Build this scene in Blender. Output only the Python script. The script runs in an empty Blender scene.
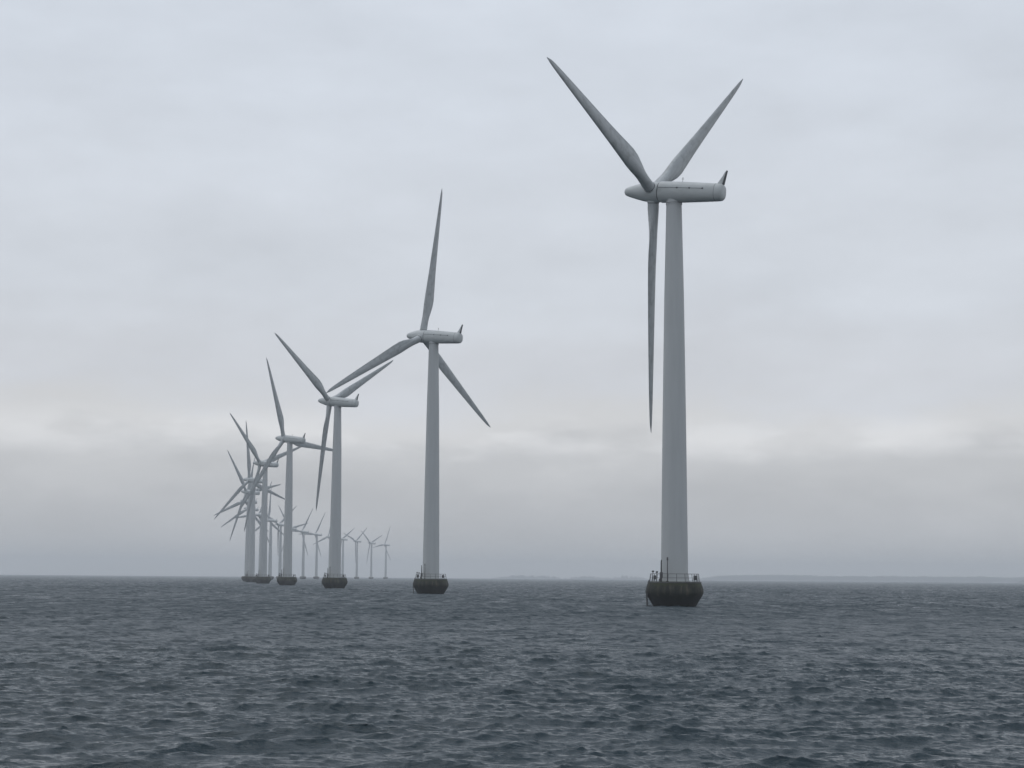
import bpy, math, random
import numpy as np
from mathutils import Matrix, Vector, noise as mnoise

C = bpy.context.scene
COL = C.collection
R = math.radians
random.seed(7)

# ------------------------------------------------------------------ camera
EYE = 4.15
F_PX = 1850.0
cam_data = bpy.data.cameras.new('camera')
cam_data.sensor_fit = 'HORIZONTAL'
cam_data.sensor_width = 36.0
cam_data.lens = 36.0 * F_PX / 1024.0
cam_data.clip_start = 0.5
cam_data.clip_end = 60000.0
cam = bpy.data.objects.new('camera', cam_data)
COL.objects.link(cam)
cam.matrix_world = Matrix.Translation((0, 0, EYE)) @ Matrix.Rotation(R(90 + 5.983), 4, 'X') @ Matrix.Rotation(R(0.45), 4, 'Z')
C.camera = cam

# ------------------------------------------------------------------ view + engine
C.view_settings.view_transform = 'Standard'
C.view_settings.look = 'None'
C.view_settings.gamma = 1.0
C.view_settings.exposure = 0.07
C.view_settings.use_curve_mapping = False
C.render.engine = 'CYCLES'
C.cycles.use_denoising = True
C.cycles.max_bounces = 6
C.cycles.diffuse_bounces = 3
C.cycles.glossy_bounces = 3
C.cycles.volume_bounces = 2

# ------------------------------------------------------------------ light: overcast winter day
SUN_EL, SUN_AZ = 66.0, -60.0          # azimuth measured from +Y towards +X
sun_dir = Vector((math.sin(R(SUN_AZ)) * math.cos(R(SUN_EL)), math.cos(R(SUN_AZ)) * math.cos(R(SUN_EL)), math.sin(R(SUN_EL))))
sun_data = bpy.data.lights.new('sun', 'SUN')
sun_data.energy = 0.5
sun_data.angle = R(60)
sun_data.color = (1.0, 0.97, 0.93)
sun = bpy.data.objects.new('sun', sun_data)
COL.objects.link(sun)
sun.rotation_euler = (-sun_dir).to_track_quat('-Z', 'Y').to_euler()
sun.location = (0, 0, 300)

W = bpy.data.worlds.new('World')
C.world = W
W.use_nodes = True
nt = W.node_tree
nt.nodes.clear()


def N(t, typ, **kw):
    n = t.nodes.new(typ)
    for k, v in kw.items():
        setattr(n, k, v)
    return n


def ramp(t, stops, interp='LINEAR'):
    n = N(t, 'ShaderNodeValToRGB')
    n.color_ramp.interpolation = interp
    e = n.color_ramp.elements
    while len(e) < len(stops):
        e.new(0.5)
    for el, (p, c) in zip(e, stops):
        el.position = p
        el.color = (c, c, c, 1) if isinstance(c, (int, float)) else (*c, 1)
    return n


def math_node(t, op, a, b=None, c=None):
    n = N(t, 'ShaderNodeMath', operation=op)
    for i, v in enumerate((a, b, c)):
        if v is None:
            continue
        if isinstance(v, (int, float)):
            n.inputs[i].default_value = v
        else:
            t.links.new(v, n.inputs[i])
    return n.outputs[0]


out = N(nt, 'ShaderNodeOutputWorld')
bg = N(nt, 'ShaderNodeBackground')
bg.inputs['Strength'].default_value = 0.1
sky = N(nt, 'ShaderNodeTexSky', sky_type='NISHITA')
sky.sun_disc = False
sky.sun_elevation = R(SUN_EL)
sky.sun_rotation = R(SUN_AZ)
sky.altitude = 0
sky.dust_density = 3.0
tc = N(nt, 'ShaderNodeTexCoord')
sep = N(nt, 'ShaderNodeSeparateXYZ')
nt.links.new(tc.outputs['Generated'], sep.inputs[0])
# flat stratus seen at a low angle: noise stretched along the horizon
mp = N(nt, 'ShaderNodeMapping')
mp.inputs['Scale'].default_value = (7.0, 7.0, 20.0)
nt.links.new(tc.outputs['Generated'], mp.inputs[0])
n1 = N(nt, 'ShaderNodeTexNoise')
n1.inputs['Scale'].default_value = 1.0
n1.inputs['Detail'].default_value = 5
n1.inputs['Roughness'].default_value = 0.5
nt.links.new(mp.outputs[0], n1.inputs['Vector'])
mp2 = N(nt, 'ShaderNodeMapping')
mp2.inputs['Location'].default_value = (5.1, 5.7, 0.4)
mp2.inputs['Scale'].default_value = (16.0, 16.0, 40.0)
nt.links.new(tc.outputs['Generated'], mp2.inputs[0])
n2 = N(nt, 'ShaderNodeTexNoise')
n2.inputs['Scale'].default_value = 1.0
n2.inputs['Detail'].default_value = 6
n2.inputs['Roughness'].default_value = 0.55
nt.links.new(mp2.outputs[0], n2.inputs['Vector'])
w1 = math_node(nt, 'SUBTRACT', n1.outputs['Fac'], 0.5)
w2 = math_node(nt, 'SUBTRACT', n2.outputs['Fac'], 0.5)
zz = math_node(nt, 'MULTIPLY_ADD', w1, 0.05, sep.outputs['Z'])
zz = math_node(nt, 'MULTIPLY_ADD', w2, 0.035, zz)
# the cloud layer by height: grey murk low down, a paler break, the deck above
deck = ramp(nt, [(0.0, (5.2, 5.28, 5.42)), (0.036, (5.3, 5.4, 5.58)), (0.060, (5.75, 5.84, 6.0)), (0.080, (6.8, 6.86, 6.98)),
                 (0.105, (6.4, 6.62, 7.05)), (0.16, (6.4, 6.76, 7.3)), (0.30, (6.35, 6.82, 7.5)), (0.5, (5.5, 6.02, 6.8)), (1.0, (5.35, 5.95, 6.8))], 'EASE')
nt.links.new(zz, deck.inputs[0])
mod = math_node(nt, 'MULTIPLY_ADD', w1, 0.26, 1.0)
# ragged pale break between the cloud banks
mp3 = N(nt, 'ShaderNodeMapping')
mp3.inputs['Location'].default_value = (5.1, 3.3, 0.6)
mp3.inputs['Scale'].default_value = (15.0, 15.0, 46.0)
nt.links.new(tc.outputs['Generated'], mp3.inputs[0])
n3 = N(nt, 'ShaderNodeTexNoise')
n3.inputs['Scale'].default_value = 1.0
n3.inputs['Detail'].default_value = 5
n3.inputs['Roughness'].default_value = 0.5
nt.links.new(mp3.outputs[0], n3.inputs['Vector'])
lump = ramp(nt, [(0.42, 0.0), (0.60, 1.0)], 'EASE')
side = math_node(nt, 'ABSOLUTE', sep.outputs['X'])
side = math_node(nt, 'MULTIPLY_ADD', side, 0.5, -0.05)
nt.links.new(math_node(nt, 'ADD', n3.outputs['Fac'], side), lump.inputs[0])
zb = math_node(nt, 'MULTIPLY_ADD', w2, 0.012, sep.outputs['Z'])
band = ramp(nt, [(0.062, 0.0), (0.070, 1.0), (0.078, 0.9), (0.092, 0.0)], 'EASE')
nt.links.new(zb, band.inputs[0])
gap_ = math_node(nt, 'MULTIPLY', lump.outputs[0], band.outputs[0])
mod = math_node(nt, 'MULTIPLY_ADD', gap_, 0.13, mod)
mod = math_node(nt, 'MULTIPLY_ADD', w2, 0.15, mod)
cl = N(nt, 'ShaderNodeVectorMath', operation='SCALE')
nt.links.new(deck.outputs[0], cl.inputs[0])
nt.links.new(mod, cl.inputs['Scale'])
mix = N(nt, 'ShaderNodeMix', data_type='RGBA')
mix.inputs[0].default_value = 0.95
nt.links.new(sky.outputs[0], mix.inputs[6])
nt.links.new(cl.outputs[0], mix.inputs[7])
nt.links.new(mix.outputs[2], bg.inputs['Color'])
nt.links.new(bg.outputs[0], out.inputs['Surface'])


# ------------------------------------------------------------------ materials
def material(name, rough=0.5):
    m = bpy.data.materials.new(name)
    m.use_nodes = True
    t = m.node_tree
    b = t.nodes['Principled BSDF']
    b.inputs['Roughness'].default_value = rough
    return m, t, b


def coords(t, scale):
    tcn = N(t, 'ShaderNodeTexCoord')
    m = N(t, 'ShaderNodeMapping')
    m.inputs['Scale'].default_value = scale
    t.links.new(tcn.outputs['Object'], m.inputs[0])
    return tcn, m


def noise_fac(t, vec, scale, detail=4, rough=0.55):
    n = N(t, 'ShaderNodeTexNoise')
    n.inputs['Scale'].default_value = scale
    n.inputs['Detail'].default_value = detail
    n.inputs['Roughness'].default_value = rough
    t.links.new(vec, n.inputs['Vector'])
    return n.outputs['Fac']


def painted(name, lo, hi, rough, scale):
    m, t, b = material(name, rough)
    tcn, mapn = coords(t, scale)
    f = noise_fac(t, mapn.outputs[0], 1.0, 5, 0.6)
    r = ramp(t, [(0.3, lo), (0.62, hi)])
    t.links.new(f, r.inputs[0])
    t.links.new(r.outputs[0], b.inputs['Base Color'])
    return m


M = {}
M['tower'] = painted('tower_paint', (0.455, 0.47, 0.47), (0.49, 0.505, 0.505), 0.5, (1.2, 1.2, 0.10))
M['paint'] = painted('nacelle_paint', (0.46, 0.48, 0.475), (0.55, 0.57, 0.565), 0.42, (0.35, 1.2, 1.2))
mbp, t, b = material('blade_paint', 0.42)
tcn, mapn = coords(t, (1.6, 1.6, 0.2))
r_ = ramp(t, [(0.3, (0.34, 0.36, 0.365)), (0.62, (0.48, 0.50, 0.505))])
t.links.new(noise_fac(t, mapn.outputs[0], 1.0, 5, 0.6), r_.inputs[0])
grime = ramp(t, [(0.47, 0.0), (0.70, 0.42)])
t.links.new(noise_fac(t, tcn.outputs['Object'], 0.8, 6, 0.62), grime.inputs[0])
mxb = N(t, 'ShaderNodeMix', data_type='RGBA')
mxb.inputs[7].default_value = (0.15, 0.155, 0.15, 1)
t.links.new(grime.outputs[0], mxb.inputs[0])
t.links.new(r_.outputs[0], mxb.inputs[6])
t.links.new(mxb.outputs[2], b.inputs['Base Color'])
M['blade'] = mbp
M['seam'] = painted('dark_seal', (0.05, 0.055, 0.06), (0.08, 0.085, 0.09), 0.7, (2, 2, 2))
M['steel'] = painted('weathered_steel', (0.05, 0.052, 0.055), (0.11, 0.11, 0.11), 0.6, (3, 3, 3))

# concrete foot: pale streaks, moss on top, black weed where the water washes it
mc, t, b = material('sea_stained_concrete', 0.8)
tcn, mapn = coords(t, (1.3, 1.3, 0.16))
streak = noise_fac(t, mapn.outputs[0], 1.0, 5, 0.65)
rs = ramp(t, [(0.40, (0.010, 0.012, 0.008)), (0.54, (0.028, 0.029, 0.018)), (0.68, (0.078, 0.070, 0.046))])
t.links.new(streak, rs.inputs[0])
blot = noise_fac(t, tcn.outputs['Object'], 0.9, 5, 0.6)
sx = N(t, 'ShaderNodeSeparateXYZ')
t.links.new(tcn.outputs['Object'], sx.inputs[0])
zt = math_node(t, 'MULTIPLY_ADD', blot, 3.0, sx.outputs['Z'])
weed = ramp(t, [(0.0, 1.0), (0.52, 1.0), (0.76, 0.0)])
t.links.new(math_node(t, 'MULTIPLY', zt, 0.2), weed.inputs[0])
moss = ramp(t, [(0.0, 0.0), (0.92, 0.0), (1.0, 0.7)])
t.links.new(math_node(t, 'MULTIPLY', zt, 0.2), moss.inputs[0])
mx1 = N(t, 'ShaderNodeMix', data_type='RGBA')
mx1.inputs[7].default_value = (0.036, 0.043, 0.014, 1)
t.links.new(moss.outputs[0], mx1.inputs[0])
t.links.new(rs.outputs[0], mx1.inputs[6])
mx2 = N(t, 'ShaderNodeMix', data_type='RGBA')
mx2.inputs[7].default_value = (0.007, 0.009, 0.009, 1)
t.links.new(weed.outputs[0], mx2.inputs[0])
t.links.new(mx1.outputs[2], mx2.inputs[6])
t.links.new(mx2.outputs[2], b.inputs['Base Color'])
bp = N(t, 'ShaderNodeBump')
bp.inputs['Strength'].default_value = 0.5
bp.inputs['Distance'].default_value = 0.08
t.links.new(blot, bp.inputs['Height'])
t.links.new(bp.outputs[0], b.inputs['Normal'])
M['concrete'] = mc

# sea water
mw, t, b = material('sea_water', 0.2)
b.inputs['Base Color'].default_value = (0.018, 0.035, 0.044, 1)
b.inputs['IOR'].default_value = 1.333
tcn, mapn = coords(t, (0.6, 1.6, 1.0))
fa = noise_fac(t, mapn.outputs[0], 2.4, 4, 0.6)
fb = noise_fac(t, mapn.outputs[0], 0.42, 3, 0.55)
hh = math_node(t, 'MULTIPLY_ADD', fb, 3.0, fa)
bp = N(t, 'ShaderNodeBump')
bp.inputs['Strength'].default_value = 1.0
bp.inputs['Distance'].default_value = 0.12
t.links.new(hh, bp.inputs['Height'])
t.links.new(bp.outputs[0], b.inputs['Normal'])
# ripples too small for the sheet's mesh: the farther out, the more of the chop is carried by roughness
ln = N(t, 'ShaderNodeVectorMath', operation='LENGTH')
t.links.new(tcn.outputs['Object'], ln.inputs[0])
mr = N(t, 'ShaderNodeMapRange', interpolation_type='SMOOTHSTEP')
mr.inputs['From Min'].default_value = 30.0
mr.inputs['From Max'].default_value = 260.0
mr.inputs['To Min'].default_value = 0.23
mr.inputs['To Max'].default_value = 0.455
t.links.new(ln.outputs['Value'], mr.inputs['Value'])
# gusts roughen the water in streaks
mg = N(t, 'ShaderNodeMapping')
mg.inputs['Scale'].default_value = (0.30, 0.055, 1.0)
t.links.new(tcn.outputs['Object'], mg.inputs[0])
gust = math_node(t, 'SUBTRACT', noise_fac(t, mg.outputs[0], 1.0, 4, 0.65), 0.5)
mg2 = N(t, 'ShaderNodeMapping')
mg2.inputs['Scale'].default_value = (0.012, 0.004, 1.0)
t.links.new(tcn.outputs['Object'], mg2.inputs[0])
gust2 = math_node(t, 'SUBTRACT', noise_fac(t, mg2.outputs[0], 1.0, 3, 0.55), 0.5)
far_ = N(t, 'ShaderNodeMapRange', interpolation_type='SMOOTHSTEP')
far_.inputs['From Min'].default_value = 70.0
far_.inputs['From Max'].default_value = 350.0
far_.inputs['To Min'].default_value = 0.15
far_.inputs['To Max'].default_value = 1.0
t.links.new(ln.outputs['Value'], far_.inputs['Value'])
gust = math_node(t, 'MULTIPLY', gust, far_.outputs[0])
rg = math_node(t, 'MULTIPLY_ADD', gust, 1.15, mr.outputs[0])
rg = math_node(t, 'MULTIPLY_ADD', gust2, 0.18, rg)
t.links.new(math_node(t, 'MAXIMUM', rg, 0.12), b.inputs['Roughness'])
M['water'] = mw

ml, t, b = material('wooded_land', 0.95)
tcn, mapn = coords(t, (0.01, 0.01, 0.05))
f = noise_fac(t, mapn.outputs[0], 1.0, 5, 0.6)
r_ = ramp(t, [(0.35, (0.035, 0.045, 0.035)), (0.65, (0.085, 0.09, 0.075))])
t.links.new(f, r_.inputs[0])
t.links.new(r_.outputs[0], b.inputs['Base Color'])
M['land'] = ml


# ------------------------------------------------------------------ mesh helper
class MB:
    def __init__(self):
        self.v, self.f = [], []

    def loft(self, rings, cap0=True, cap1=True):
        base = len(self.v)
        n = len(rings[0])
        for r in rings:
            self.v.extend(r)
        for i in range(len(rings) - 1):
            for j in range(n):
                k = (j + 1) % n
                a = base + i * n
                self.f.append((a + j, a + k, a + n + k, a + n + j))
        if cap0:
            self.f.append(tuple(base + j for j in range(n))[::-1])
        if cap1:
            self.f.append(tuple(base + (len(rings) - 1) * n + j for j in range(n)))
        return self

    def lathe(self, prof, seg=32):
        return self.loft([[(r * math.cos(2 * math.pi * j / seg), r * math.sin(2 * math.pi * j / seg), z) for j in range(seg)] for r, z in prof])

    def tube(self, p0, p1, r, seg=8, r1=None):
        p0, p1 = Vector(p0), Vector(p1)
        q = (p1 - p0).to_track_quat('Z', 'Y')
        r1 = r if r1 is None else r1
        rings = []
        for p, rr in ((p0, r), (p1, r1)):
            rings.append([tuple(p + q @ Vector((rr * math.cos(2 * math.pi * j / seg), rr * math.sin(2 * math.pi * j / seg), 0))) for j in range(seg)])
        return self.loft(rings)

    def ring(self, R0, z, r, seg=48):
        base = len(self.v)
        m = 6
        for i in range(seg):
            a = 2 * math.pi * i / seg
            for j in range(m):
                b_ = 2 * math.pi * j / m
                rr = R0 + r * math.cos(b_)
                self.v.append((rr * math.cos(a), rr * math.sin(a), z + r * math.sin(b_)))
        for i in range(seg):
            k = (i + 1) % seg
            for j in range(m):
                l = (j + 1) % m
                self.f.append((base + i * m + j, base + k * m + j, base + k * m + l, base + i * m + l))
        return self

    def box(self, c, s, bev=0.0):
        x, y, z = (q / 2 for q in s)
        k = min(bev, x * 0.9, y * 0.9)
        rect = lambda d, zz: [(c[0] + px, c[1] + py, c[2] + zz) for px, py in
                              ((x - d, y - d - k), (x - d - k, y - d), (-x + d + k, y - d), (-x + d, y - d - k), (-x + d, -y + d + k), (-x + d + k, -y + d), (x - d - k, -y + d), (x - d, -y + d + k))]
        if k <= 0:
            k = 0.004
        return self.loft([rect(k, -z), rect(0, -z + k), rect(0, z - k), rect(k, z)])

    def build(self, name, mat, parent=None, smooth=True, angle=35):
        me = bpy.data.meshes.new(name)
        me.from_pydata([tuple(p) for p in self.v], [], self.f)
        me.validate()
        me.update()
        if smooth:
            me.shade_smooth()
            try:
                me.set_sharp_from_angle(angle=R(angle))
            except Exception:
                pass
        me.materials.append(mat)
        o = bpy.data.objects.new(name, me)
        COL.objects.link(o)
        if parent is not None:
            o.parent = parent
        return o


# ------------------------------------------------------------------ sea: a wind-sea spectrum on one graded sheet
def wave_tile(n, L, lam_peak, wdir, seed, cut, fall, ex0):
    rng = np.random.default_rng(seed)
    k1 = np.fft.fftfreq(n, d=L / n) * 2 * np.pi
    kx, ky = np.meshgrid(k1, k1, indexing='ij')
    k = np.hypot(kx, ky)
    k[0, 0] = 1
    kp = 2 * np.pi / lam_peak
    cosd = (kx * wdir[0] + ky * wdir[1]) / k
    ex = np.clip(ex0 * (kp / k) ** 0.8, 3.0, ex0)
    spread = np.where(cosd > 0, np.abs(cosd) ** ex, 0.0) * np.sqrt(ex) + 0.02
    P = k ** -fall * np.exp(-1.25 * (kp / k) ** 2) * spread * np.exp(-(k * cut) ** 2)
    P[0, 0] = 0
    h0 = np.sqrt(P) * (rng.normal(size=(n, n)) + 1j * rng.normal(size=(n, n)))
    H = np.fft.ifft2(h0)
    s = 1.0 / H.real.std()
    h = H.real * s
    dx = np.fft.ifft2(-1j * kx / k * h0).real * s
    dy = np.fft.ifft2(-1j * ky / k * h0).real * s
    return np.stack([dx, dy, h], -1).astype(np.float32), L, n


def sample(tile, x, y, ang):
    T, L, n = tile
    c, s = math.cos(ang), math.sin(ang)
    u = ((x * c + y * s) / L * n) % n
    v = ((-x * s + y * c) / L * n) % n
    i = np.floor(u).astype(np.int64)
    j = np.floor(v).astype(np.int64)
    fu = (u - i)[:, None].astype(np.float32)
    fv = (v - j)[:, None].astype(np.float32)
    i %= n
    j %= n
    i2, j2 = (i + 1) % n, (j + 1) % n
    d = (T[i, j] * (1 - fu) + T[i2, j] * fu) * (1 - fv) + (T[i, j2] * (1 - fu) + T[i2, j2] * fu) * fv
    return np.stack([d[:, 0] * c - d[:, 1] * s, d[:, 0] * s + d[:, 1] * c, d[:, 2]], -1)


WAVE_STD = 0.062
RIPPLE_STD = 0.021
CHOP = -1.1
SEA_R = 11500.0


def sea():
    wd = np.array([0.26, -0.966])
    rot = R(-9)
    wd2 = (wd[0] * math.cos(-rot) - wd[1] * math.sin(-rot), wd[0] * math.sin(-rot) + wd[1] * math.cos(-rot))
    t1 = wave_tile(1024, 131.0, 6.4, wd, 3, 0.03, 3.7, 20.0)
    t2 = wave_tile(1024, 47.0, 1.7, wd2, 11, 0.02, 3.4, 8.0)
    rows = [22.0]
    while rows[-1] < SEA_R:
        r = rows[-1]
        rows.append(r + max(0.09, r * 0.0015))
    rows[-1] = SEA_R
    rad = np.array(rows)
    A = np.radians(np.linspace(-24, 24, 760))
    parts_v, parts_f, off = [], [], 0

    def grid(rad, A, waves):
        nonlocal off
        rr, aa = np.meshgrid(rad, A, indexing='ij')
        x = (rr * np.sin(aa)).ravel()
        y = (rr * np.cos(aa)).ravel()
        P = np.zeros((x.size, 3), np.float32)
        P[:, 0], P[:, 1] = x, y
        if waves:
            d = sample(t1, x, y, 0.0) * WAVE_STD + sample(t2, x, y, rot) * RIPPLE_STD
            # slow patches of stronger and weaker chop
            g = 1.0 + 0.22 * np.sin(x * 0.031 + 1.3 * np.sin(y * 0.019)) * np.sin(y * 0.023 + 0.7 * np.sin(x * 0.027))
            # open water farther out runs rougher than the lee around the boat
            u = np.clip((np.hypot(x, y) - 120.0) / 600.0, 0, 1)
            g *= 1.0 + 0.9 * u * u * (3 - 2 * u)
            d *= g[:, None].astype(np.float32)
            P[:, :2] += d[:, :2] * CHOP
            P[:, 2] = d[:, 2]
        n0, n1 = len(rad), len(A)
        ii, jj = np.meshgrid(np.arange(n0 - 1), np.arange(n1 - 1), indexing='ij')
        a = (ii * n1 + jj).ravel()
        F = np.stack([a, a + 1, a + n1 + 1, a + n1], -1)[:, ::-1] + off
        parts_v.append(P)
        parts_f.append(F)
        off += x.size

    grid(rad, A, True)
    grid(np.geomspace(22.0, SEA_R, 220), np.radians(np.linspace(24, 336, 157)), True)
    grid(np.linspace(0.01, 22.0, 90), np.radians(np.linspace(0, 360, 241)), True)
    V = np.concatenate(parts_v)
    Fc = np.concatenate(parts_f).astype(np.int32)
    me = bpy.data.meshes.new('sea')
    me.vertices.add(len(V))
    me.vertices.foreach_set('co', V.ravel())
    nf = len(Fc)
    me.loops.add(nf * 4)
    me.loops.foreach_set('vertex_index', Fc.ravel())
    me.polygons.add(nf)
    me.polygons.foreach_set('loop_start', np.arange(0, nf * 4, 4, dtype=np.int32))
    me.update(calc_edges=True)
    me.shade_smooth()
    me.materials.append(M['water'])
    o = bpy.data.objects.new('sea', me)
    COL.objects.link(o)
    o['kind'] = 'structure'
    o['label'] = 'choppy grey sea reaching to the horizon'
    return o


sea()


# ------------------------------------------------------------------ far coast
def coast(name, az0, az1, dist, depth, hfun, label):
    mb = MB()
    n = max(8, int((az1 - az0) / 0.022))
    rings = []
    for i in range(n + 1):
        a = az0 + (az1 - az0) * i / n
        h = max(0.4, hfun(a, i / n))
        s, c = math.sin(R(a)), math.cos(R(a))
        ring = []
        for d, z in ((0, -0.8), (8, h * 0.75), (40, h), (depth * 0.6, h * 0.9), (depth, -0.8)):
            ring.append(((dist + d) * s, (dist + d) * c, z))
        rings.append(ring)
    mb.loft(rings)
    o = mb.build(name, M['land'], None, smooth=False)
    o['kind'] = 'structure'
    o['label'] = label
    return o


def rough(a, f, seed):
    return mnoise.noise(Vector((a * f, seed, 0.3))) + 0.5 * mnoise.noise(Vector((a * f * 3.1, seed + 5, 0.8))) + 0.3 * mnoise.noise(Vector((a * f * 9, seed + 9, 0.1))) + 0.35 * round(1.6 * mnoise.noise(Vector((a * 14, seed + 3, 0.4))))


def taper(u, w=0.12):
    return min(1.0, u / w, (1 - u) / w)


coast('coastline', 5.5, 24, 10300, 500, lambda a, u: (29 + 4.5 * rough(a, 0.9, 2.0)) * min(1, u / 0.05), 'low wooded coast faint in haze on the right')
coast('coastline', -0.6, 4.6, 10800, 400, lambda a, u: (11 + 16 * max(-0.68, rough(a, 1.3, 7.4))) * taper(u), 'faint hilly coast in haze left of the nearest turbine')
coast('headland', 15.2, 22, 7800, 300, lambda a, u: (24 + 5 * rough(a, 1.5, 4.4)) * min(1, u / 0.06), 'slightly darker spit of land at the right edge')


# ------------------------------------------------------------------ wind turbine
HUB_Z = 64.1
TILT = R(6.1)
ROTOR_X = -3.6
BLADE_R = 38.1


def sect(r, chord, thick, beta, n=22, circ=0.0):
    """blade section at radius r: airfoil blended with a circle; leading edge towards -Y, upwind is -X"""
    pts = []
    for j in range(n):
        a = 2 * math.pi * j / n
        u = 0.5 * (1 + math.cos(a))             # 1 = trailing edge, 0 = leading edge
        yt = 5 * thick * (0.2969 * math.sqrt(max(u, 0)) - 0.126 * u - 0.3516 * u * u + 0.2843 * u ** 3 - 0.1030 * u ** 4)
        sgn = 1 if math.sin(a) >= 0 else -1
        cam_ = 0.03 * 4 * u * (1 - u)
        ax, ay = (sgn * yt + cam_) * chord, (u - 0.3) * chord
        cx_, cy_ = 0.5 * thick * chord * math.sin(a), 0.5 * thick * chord * math.cos(a)
        x = ax * (1 - circ) + cx_ * circ
        y = ay * (1 - circ) + cy_ * circ
        cb, sb = math.cos(beta), math.sin(beta)
        pts.append((x * cb + y * sb, -x * sb + y * cb, r))
    return pts


def blade_mesh():
    tab = [(1.55, 1.78, 1.0, 14, 1.0), (2.6, 1.78, 1.0, 14, 1.0), (3.6, 1.92, 0.88, 14, 0.75), (4.8, 2.18, 0.70, 14, 0.45), (6.2, 2.55, 0.52, 13, 0.18),
           (7.8, 2.90, 0.39, 11.5, 0.04), (9.5, 3.06, 0.31, 9.5, 0), (11.5, 2.94, 0.26, 7.5, 0), (14.5, 2.66, 0.235, 5.5, 0), (18, 2.36, 0.22, 4, 0), (22, 2.06, 0.205, 2.8, 0),
           (26, 1.75, 0.195, 1.8, 0), (30, 1.43, 0.185, 1, 0), (33.5, 1.12, 0.18, 0.5, 0), (35.8, 0.85, 0.18, 0.2, 0), (36.9, 0.62, 0.18, 0, 0), (37.5, 0.36, 0.2, 0, 0), (BLADE_R, 0.12, 0.3, 0, 0)]
    mb = MB()
    mb.loft([sect(r, c, th, R(b_ - 1.0), circ=ci) for r, c, th, b_, ci in tab])
    return mb


def superring(x, ry, rz, n=40, p=2.4, zoff=0.0):
    pts = []
    for j in range(n):
        a = 2 * math.pi * j / n
        ca, sa = math.cos(a), math.sin(a)
        pts.append((x, ry * math.copysign(abs(ca) ** (2 / p), ca), zoff + rz * math.copysign(abs(sa) ** (2 / p), sa)))
    return pts


def tower_radius(z):
    zs = (3.75, 29.0, 47.5, 62.1)
    rs_ = (2.09, 1.80, 1.53, 1.20)
    return float(np.interp(z, zs, rs_))


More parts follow.
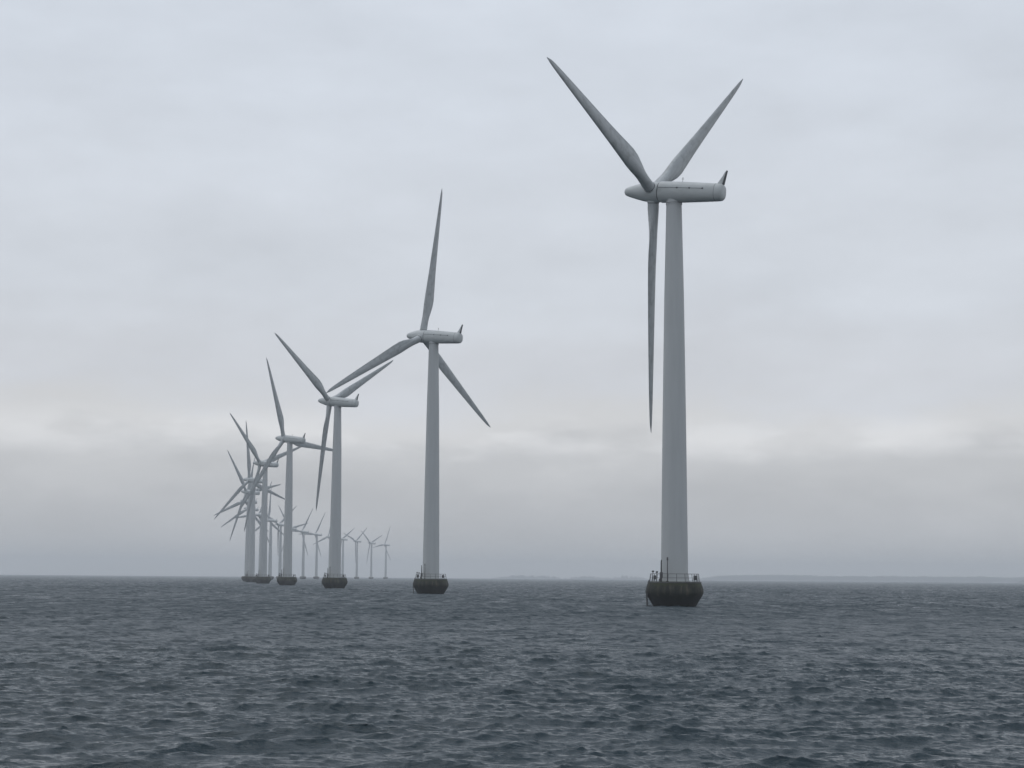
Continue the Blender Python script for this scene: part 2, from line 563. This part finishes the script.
def make_turbine():
    root = bpy.data.objects.new('wind_turbine', None)
    COL.objects.link(root)
    P = {'root': root}
    # concrete foot, wider at mid height, cone cut back to the water to break ice
    mb = MB()
    mb.lathe([(2.7, -0.9), (3.22, 0.0), (3.8, 0.98), (4.18, 1.62), (4.36, 1.95), (4.42, 2.2), (4.38, 2.6), (4.24, 3.1), (4.08, 3.5), (4.02, 3.62), (3.98, 3.75), (3.9, 3.78), (0.3, 3.79)], 56)
    P['foundation'] = mb.build('foundation', M['concrete'], root)
    mb = MB()
    mb.lathe([(3.99, 3.56), (4.11, 3.58), (4.11, 3.70), (3.99, 3.72)], 56)
    mb.build('deck_edge', M['steel'], P['foundation'])
    # railing, leaning in a little
    mb = MB()
    n = 18
    for i in range(n):
        a = 2 * math.pi * (i + 0.5) / n
        mb.tube((3.86 * math.cos(a), 3.86 * math.sin(a), 3.7), (3.66 * math.cos(a), 3.66 * math.sin(a), 4.95), 0.038, 6)
    mb.ring(3.66, 4.95, 0.035)
    mb.ring(3.76, 4.35, 0.03)
    P['railing'] = mb.build('railing', M['steel'], root)
    # boat landing: two fender pipes with rungs on the left side
    mb = MB()
    for a in (R(186), R(194)):
        ca, sa = math.cos(a), math.sin(a)
        mb.tube((4.40 * ca, 4.40 * sa, 2.6), (4.22 * ca, 4.22 * sa, -0.85), 0.07)
        mb.tube((4.40 * ca, 4.40 * sa, 2.55), (3.95 * ca, 3.95 * sa, 4.0), 0.05)
    for k in range(9):
        z = -0.6 + k * 0.37
        r_ = 4.22 + 0.18 * (z + 0.85) / 3.45
        mb.tube((r_ * math.cos(R(186)), r_ * math.sin(R(186)), z), (r_ * math.cos(R(194)), r_ * math.sin(R(194)), z), 0.025, 6)
    P['ladder'] = mb.build('boarding_ladder', M['steel'], root)
    # lantern mast in front of the tower
    mb = MB()
    mb.tube((-1.35, -3.25, 3.76), (-1.35, -3.25, 7.0), 0.075, r1=0.06)
    mb.box((-1.35, -3.25, 3.82), (0.34, 0.34, 0.1))
    P['lamp_post'] = mb.build('lamp_post', M['steel'], root)
    mb = MB()
    mb.tube((-1.35, -3.25, 7.0), (-1.35, -3.25, 7.12), 0.15, 12)
    mb.tube((-1.35, -3.25, 7.12), (-1.35, -3.25, 7.38), 0.12, 12, 0.10)
    mb.tube((-1.35, -3.25, 7.38), (-1.35, -3.25, 7.46), 0.15, 12, 0.06)
    mb.build('lantern', M['steel'], P['lamp_post'])
    # small davit on the left
    mb = MB()
    mb.tube((-2.2, -2.2, 3.76), (-2.2, -2.2, 6.75), 0.13, r1=0.10)
    mb.tube((-2.2, -2.2, 6.7), (-2.2, -2.75, 7.0), 0.08)
    mb.box((-2.2, -2.2, 4.75), (0.46, 0.40, 0.9), 0.05)
    mb.box((-2.42, -2.2, 4.0), (0.3, 0.36, 0.5), 0.05)
    P['davit'] = mb.build('davit_crane', M['steel'], root)
    # boxes on the deck
    mb = MB()
    mb.box((3.05, -1.3, 4.38), (0.55, 0.5, 0.7), 0.04)
    mb.tube((2.85, -1.3, 3.77), (2.85, -1.3, 4.1), 0.05)
    mb.tube((3.25, -1.3, 3.77), (3.25, -1.3, 4.1), 0.05)
    mb.build('cabinet', M['steel'], root)
    mb = MB()
    mb.box((-3.12, -1.45, 4.4), (0.38, 0.42, 0.62), 0.04)
    mb.tube((-3.12, -1.45, 3.77), (-3.12, -1.45, 4.15), 0.05)
    mb.build('cabinet', M['steel'], root)
    for (px, py, h) in ((-3.42, -1.0, 5.3), (-2.9, -1.9, 5.2)):
        mb = MB()
        mb.tube((px, py, 3.76), (px + 0.06, py, h), 0.05)
        mb.box((px + 0.06, py, h), (0.34, 0.28, 0.26), 0.04)
        mb.build('signal_light', M['steel'], root)
    # tower with bolted flange rings, yaw collar on top
    mb = MB()
    zs = np.linspace(3.78, 62.1, 30)
    mb.lathe([(tower_radius(z), z) for z in zs] + [(1.27, 62.1), (1.27, 62.26), (1.22, 62.28), (1.22, 63.4)], 48)
    P['tower'] = mb.build('tower', M['tower'], root)
    for z in (24.0, 43.5):
        mb = MB()
        r_ = tower_radius(z)
        mb.lathe([(r_ - 0.05, z - 0.05), (r_ + 0.018, z - 0.045), (r_ + 0.018, z + 0.045), (r_ - 0.05, z + 0.05)], 48)
        mb.build('flange', M['tower'], P['tower'])
    mb = MB()
    mb.lathe([(1.15, 62.275), (1.262, 62.28), (1.262, 62.345), (1.15, 62.35)], 48)
    mb.build('yaw_seal', M['seam'], P['tower'])
    mb = MB()
    mb.lathe([(2.02, 3.79), (2.3, 3.79), (2.3, 3.95), (2.12, 3.98)], 48)
    mb.build('base_flange', M['tower'], P['tower'])
    # nacelle
    prof = [(-2.22, 1.42), (-2.16, 1.60), (-2.0, 1.66), (-1.0, 1.66), (1.5, 1.61), (4.5, 1.50), (7.0, 1.39), (7.9, 1.34), (8.2, 1.28), (8.42, 1.1), (8.54, 0.8), (8.57, 0.3)]
    mb = MB()
    mb.loft([superring(x, r_ * 0.98, r_) for x, r_ in prof])
    nac = mb.build('nacelle', M['paint'], root, angle=50)
    P['nacelle'] = nac
    nr = lambda x: float(np.interp(x, [q[0] for q in prof], [q[1] for q in prof]))

    def on_side(x, s, zf, lift):
        r_ = nr(x)
        z = r_ * zf
        y = (max(0.0, (r_ ** 2.4) - abs(z) ** 2.4)) ** (1 / 2.4) * 0.98
        nv = Vector((0, y ** 1.4 if y > 0 else 0, math.copysign(abs(z) ** 1.4, z))).normalized()
        return Vector((x, s * (y + nv.y * lift), z + nv.z * lift)), nv
    mb = MB()
    for s in (-1, 1):
        rings = []
        for x in np.linspace(-2.0, 5.6, 14):
            p, nv = on_side(x, s, 0.27, 0.004)
            tv = Vector((0, -nv.z * s, nv.y))
            ring = []
            for du, dn in ((-0.035, -0.05), (-0.035, 0.014), (0.035, 0.014), (0.035, -0.05)):
                q = p + Vector((0, tv.y * du + s * nv.y * dn, tv.z * du + nv.z * dn))
                ring.append(tuple(q))
            rings.append(ring)
        mb.loft(rings)
    mb.build('seam', M['seam'], nac)
    for s in (-1, 1):
        for x in (1.2, 3.3, 5.5):
            mb = MB()
            p, nv = on_side(x, s, 0.27, 0.02)
            mb.box(tuple(p), (0.26, 0.10, 0.22), 0.03)
            mb.build('latch', M['seam'], nac)
    mb = MB()
    mb.loft([superring(-2.36, 1.47, 1.5), superring(-2.20, 1.47, 1.5)])
    mb.build('hub_seal', M['seam'], nac)
    mb = MB()
    r_ = nr(7.35)
    mb.loft([superring(7.32, 0.97 * (r_ - 0.05), r_ - 0.05), superring(7.32, 0.98 * r_ + 0.008, r_ + 0.008), superring(7.37, 0.98 * r_ + 0.008, r_ + 0.008), superring(7.37, 0.97 * (r_ - 0.05), r_ - 0.05)])
    mb.build('panel_joint', M['seam'], nac)
    mb = MB()
    mb.tube((1.45, -0.25, nr(1.45) - 0.05), (1.45, -0.25, nr(1.45) + 0.55), 0.035)
    mb.tube((1.25, -0.25, nr(1.45) + 0.42), (1.65, -0.25, nr(1.45) + 0.42), 0.03)
    mb.tube((1.45, -0.25, nr(1.45) + 0.5), (1.45, -0.25, nr(1.45) + 0.66), 0.06)
    mb.build('anemometer', M['steel'], nac)
    # tail fin carrying the rear mast
    mb = MB()
    rings = []
    for (x0, x1, z, th) in ((7.15, 8.22, 1.22, 0.11), (7.55, 8.34, 1.8, 0.10), (8.08, 8.54, 2.6, 0.08), (8.42, 8.72, 3.25, 0.05)):
        rings.append([(x0, 0, z), ((x0 + x1) / 2, -th, z), (x1, -th * 0.6, z), (x1, th * 0.6, z), ((x0 + x1) / 2, th, z)])
    mb.loft(rings)
    fin = mb.build('tail_fin', M['paint'], nac)
    mb = MB()
    mb.tube((8.30, 0, 1.2), (8.74, 0, 3.4), 0.22, 8, 0.14)
    mb.build('rear_mast', M['seam'], nac)
    # spinner with three blade sockets
    mb = MB()
    sp = [(x - ROTOR_X, r_) for x, r_ in ((-8.62, 0.10), (-8.58, 0.30), (-8.45, 0.50), (-8.2, 0.66), (-7.7, 0.82), (-7.0, 1.02), (-6.0, 1.28), (-5.2, 1.46),
                                          (-4.4, 1.58), (-3.4, 1.64), (-2.5, 1.62), (-2.36, 1.56), (-2.32, 1.40))]
    mb.loft([superring(x, r_, r_, 36, 2.0) for x, r_ in sp])
    for k in range(3):
        th = -2 * math.pi * k / 3
        d = Vector((0, -math.sin(th), math.cos(th)))
        mb.tube(tuple(d * 0.6), tuple(d * 1.62), 1.02, 28, 0.97)
    P['spinner'] = mb.build('spinner', M['paint'], root)
    # blades
    bm_ = blade_mesh()
    P['blades'] = []
    first = None
    for k in range(3):
        if first is None:
            o = bm_.build('blade', M['blade'], root, angle=60)
            first = o
            mb = MB()
            mb.lathe([(0.86, 1.63), (0.925, 1.64), (0.925, 1.73), (0.86, 1.74)], 28)
            ring = mb.build('root_seal', M['seam'], o)
        else:
            o = first.copy()
            COL.objects.link(o)
            o.parent = root
            rc = ring.copy()
            COL.objects.link(rc)
            rc.parent = o
        P['blades'].append(o)
    return P


def pose(nacelle, spinner, blades, yaw, phase):
    """yaw: heading of the nacelle's tail about Z; phase: blade angle from straight up towards the nacelle's +Y side"""
    base = Matrix.Translation((0, 0, HUB_Z)) @ Matrix.Rotation(yaw, 4, 'Z') @ Matrix.Rotation(TILT, 4, 'Y')
    nacelle.matrix_local = base
    rot = base @ Matrix.Translation((ROTOR_X, 0, 0))
    spinner.matrix_local = rot @ Matrix.Rotation(-phase, 4, 'X')
    for k, bl in enumerate(blades):
        bl.matrix_local = rot @ Matrix.Rotation(-(phase + 2 * math.pi * k / 3), 4, 'X')


FAR_PARTS = ('foundation', 'tower', 'nacelle', 'spinner', 'blade')


def copy_turbine(src, far):
    r = src['root'].copy()
    COL.objects.link(r)
    D = {'root': r, 'blades': []}
    for ch in src['root'].children:
        kind = ch.name.split('.')[0]
        if far and kind not in FAR_PARTS:
            continue
        c = ch.copy()
        COL.objects.link(c)
        c.parent = r
        if kind == 'blade':
            D['blades'].append(c)
        else:
            D[kind] = c
        for g in ch.children:
            if far and g.name.split('.')[0] not in ('tail_fin',):
                continue
            d = g.copy()
            COL.objects.link(d)
            d.parent = c
    return D


# x, y on the water, yaw of the nacelle axis, rotor phase, what singles it out
ROW = [
    (25.0, 283.5, -31.0, 49.2, 'nearest and largest white wind turbine with one blade hanging straight down'),
    (-19.7, 460.2, -36, 3, 'second nearest white turbine, one blade almost straight up and one down to the right'),
    (-60.1, 636.2, -33.5, 62, 'third white turbine, a blade hanging left of its tower and one reaching up right'),
    (-97.6, 813.0, -36.5, 95, 'fourth turbine, a blade lying almost level to the right across the third tower'),
    (-132.2, 993.4, -32.5, 71, 'fifth turbine, just left of the fourth tower, one long blade up to the left'),
    (-162.6, 1167.1, -35, 107, 'sixth turbine, leftmost thick tower, one blade almost straight up'),
    (-188.2, 1335.1, -33, 79, 'turbine hidden behind the leftmost tower, its blade tip sticking out highest at far left'),
    (-213.1, 1503.4, -33, 10, 'turbine behind the leftmost tower, its upper of two nearly level blades pointing left'),
    (-234.7, 1672.0, -33, 2, 'turbine behind the leftmost tower, its blade lowest of those pointing level to the left'),
    (-247.8, 1841.5, -33, 23, 'distant turbine hidden behind the fifth tower, a blade slanting down past it'),
    (-260.2, 2011.1, -33, 118, 'distant thin turbine standing just right of the fifth tower'),
    (-270.5, 2180.8, -33, 52, 'distant turbine just left of the fourth tower, a blade crossing behind it'),
    (-278.2, 2350.6, -33, 78, 'distant turbine hidden behind the fourth tower, a blade showing on its right'),
    (-280.6, 2514.6, -33, 30, 'far small turbine, left of the two between the fourth and third towers'),
    (-279.7, 2678.6, -33, 29, 'far small turbine, right of the two between the fourth and third towers'),
    (-276.9, 2842.6, -33, 10, 'far small turbine hidden behind the third tower, one blade out to the left'),
    (-271.4, 3006.5, -33, 59, 'far small turbine just right of the third tower'),
    (-262.2, 3170.2, -33, 50, 'faint far turbine with two blades in a wide V, third from the far end'),
    (-249.8, 3333.7, -33, 66, 'faint far turbine next to the last one in the row, blades in a V'),
    (-234.9, 3497.1, -33, 20, 'faintest and farthest turbine, at the right end of the distant row'),
]

proto = make_turbine()
src = {'root': proto['root']}
for i, (x, y, yaw, ph, label) in enumerate(ROW):
    D = proto if i == 0 else copy_turbine(src, i >= 6)
    r = D['root']
    r.location = (x, y, 0)
    r['label'] = label
    r['category'] = 'wind turbine'
    r['group'] = 'wind turbines in the row across the water'
    pose(D['nacelle'], D['spinner'], D['blades'], R(yaw), R(ph))

# ------------------------------------------------------------------ haze
mh = bpy.data.materials.new('haze')
mh.use_nodes = True
t = mh.node_tree
t.nodes.clear()
mo = N(t, 'ShaderNodeOutputMaterial')
pv = N(t, 'ShaderNodeVolumePrincipled')
pv.inputs['Color'].default_value = (0.93, 0.96, 0.99, 1)
pv.inputs['Density'].default_value = 1.75e-4
pv.inputs['Anisotropy'].default_value = 0.1
t.links.new(pv.outputs[0], mo.inputs['Volume'])
mb = MB()
H = 12000.0
z0, z1 = -2.0, 106.0
mb.v = [(-H, -H, z0), (H, -H, z0), (H, H, z0), (-H, H, z0), (-H, -H, z1), (H, -H, z1), (H, H, z1), (-H, H, z1)]
mb.f = [(3, 2, 1, 0), (4, 5, 6, 7), (0, 1, 5, 4), (1, 2, 6, 5), (2, 3, 7, 6), (3, 0, 4, 7)]
hz = mb.build('haze', mh, None, smooth=False)
hz['kind'] = 'stuff'
hz['label'] = 'grey winter haze over the water'
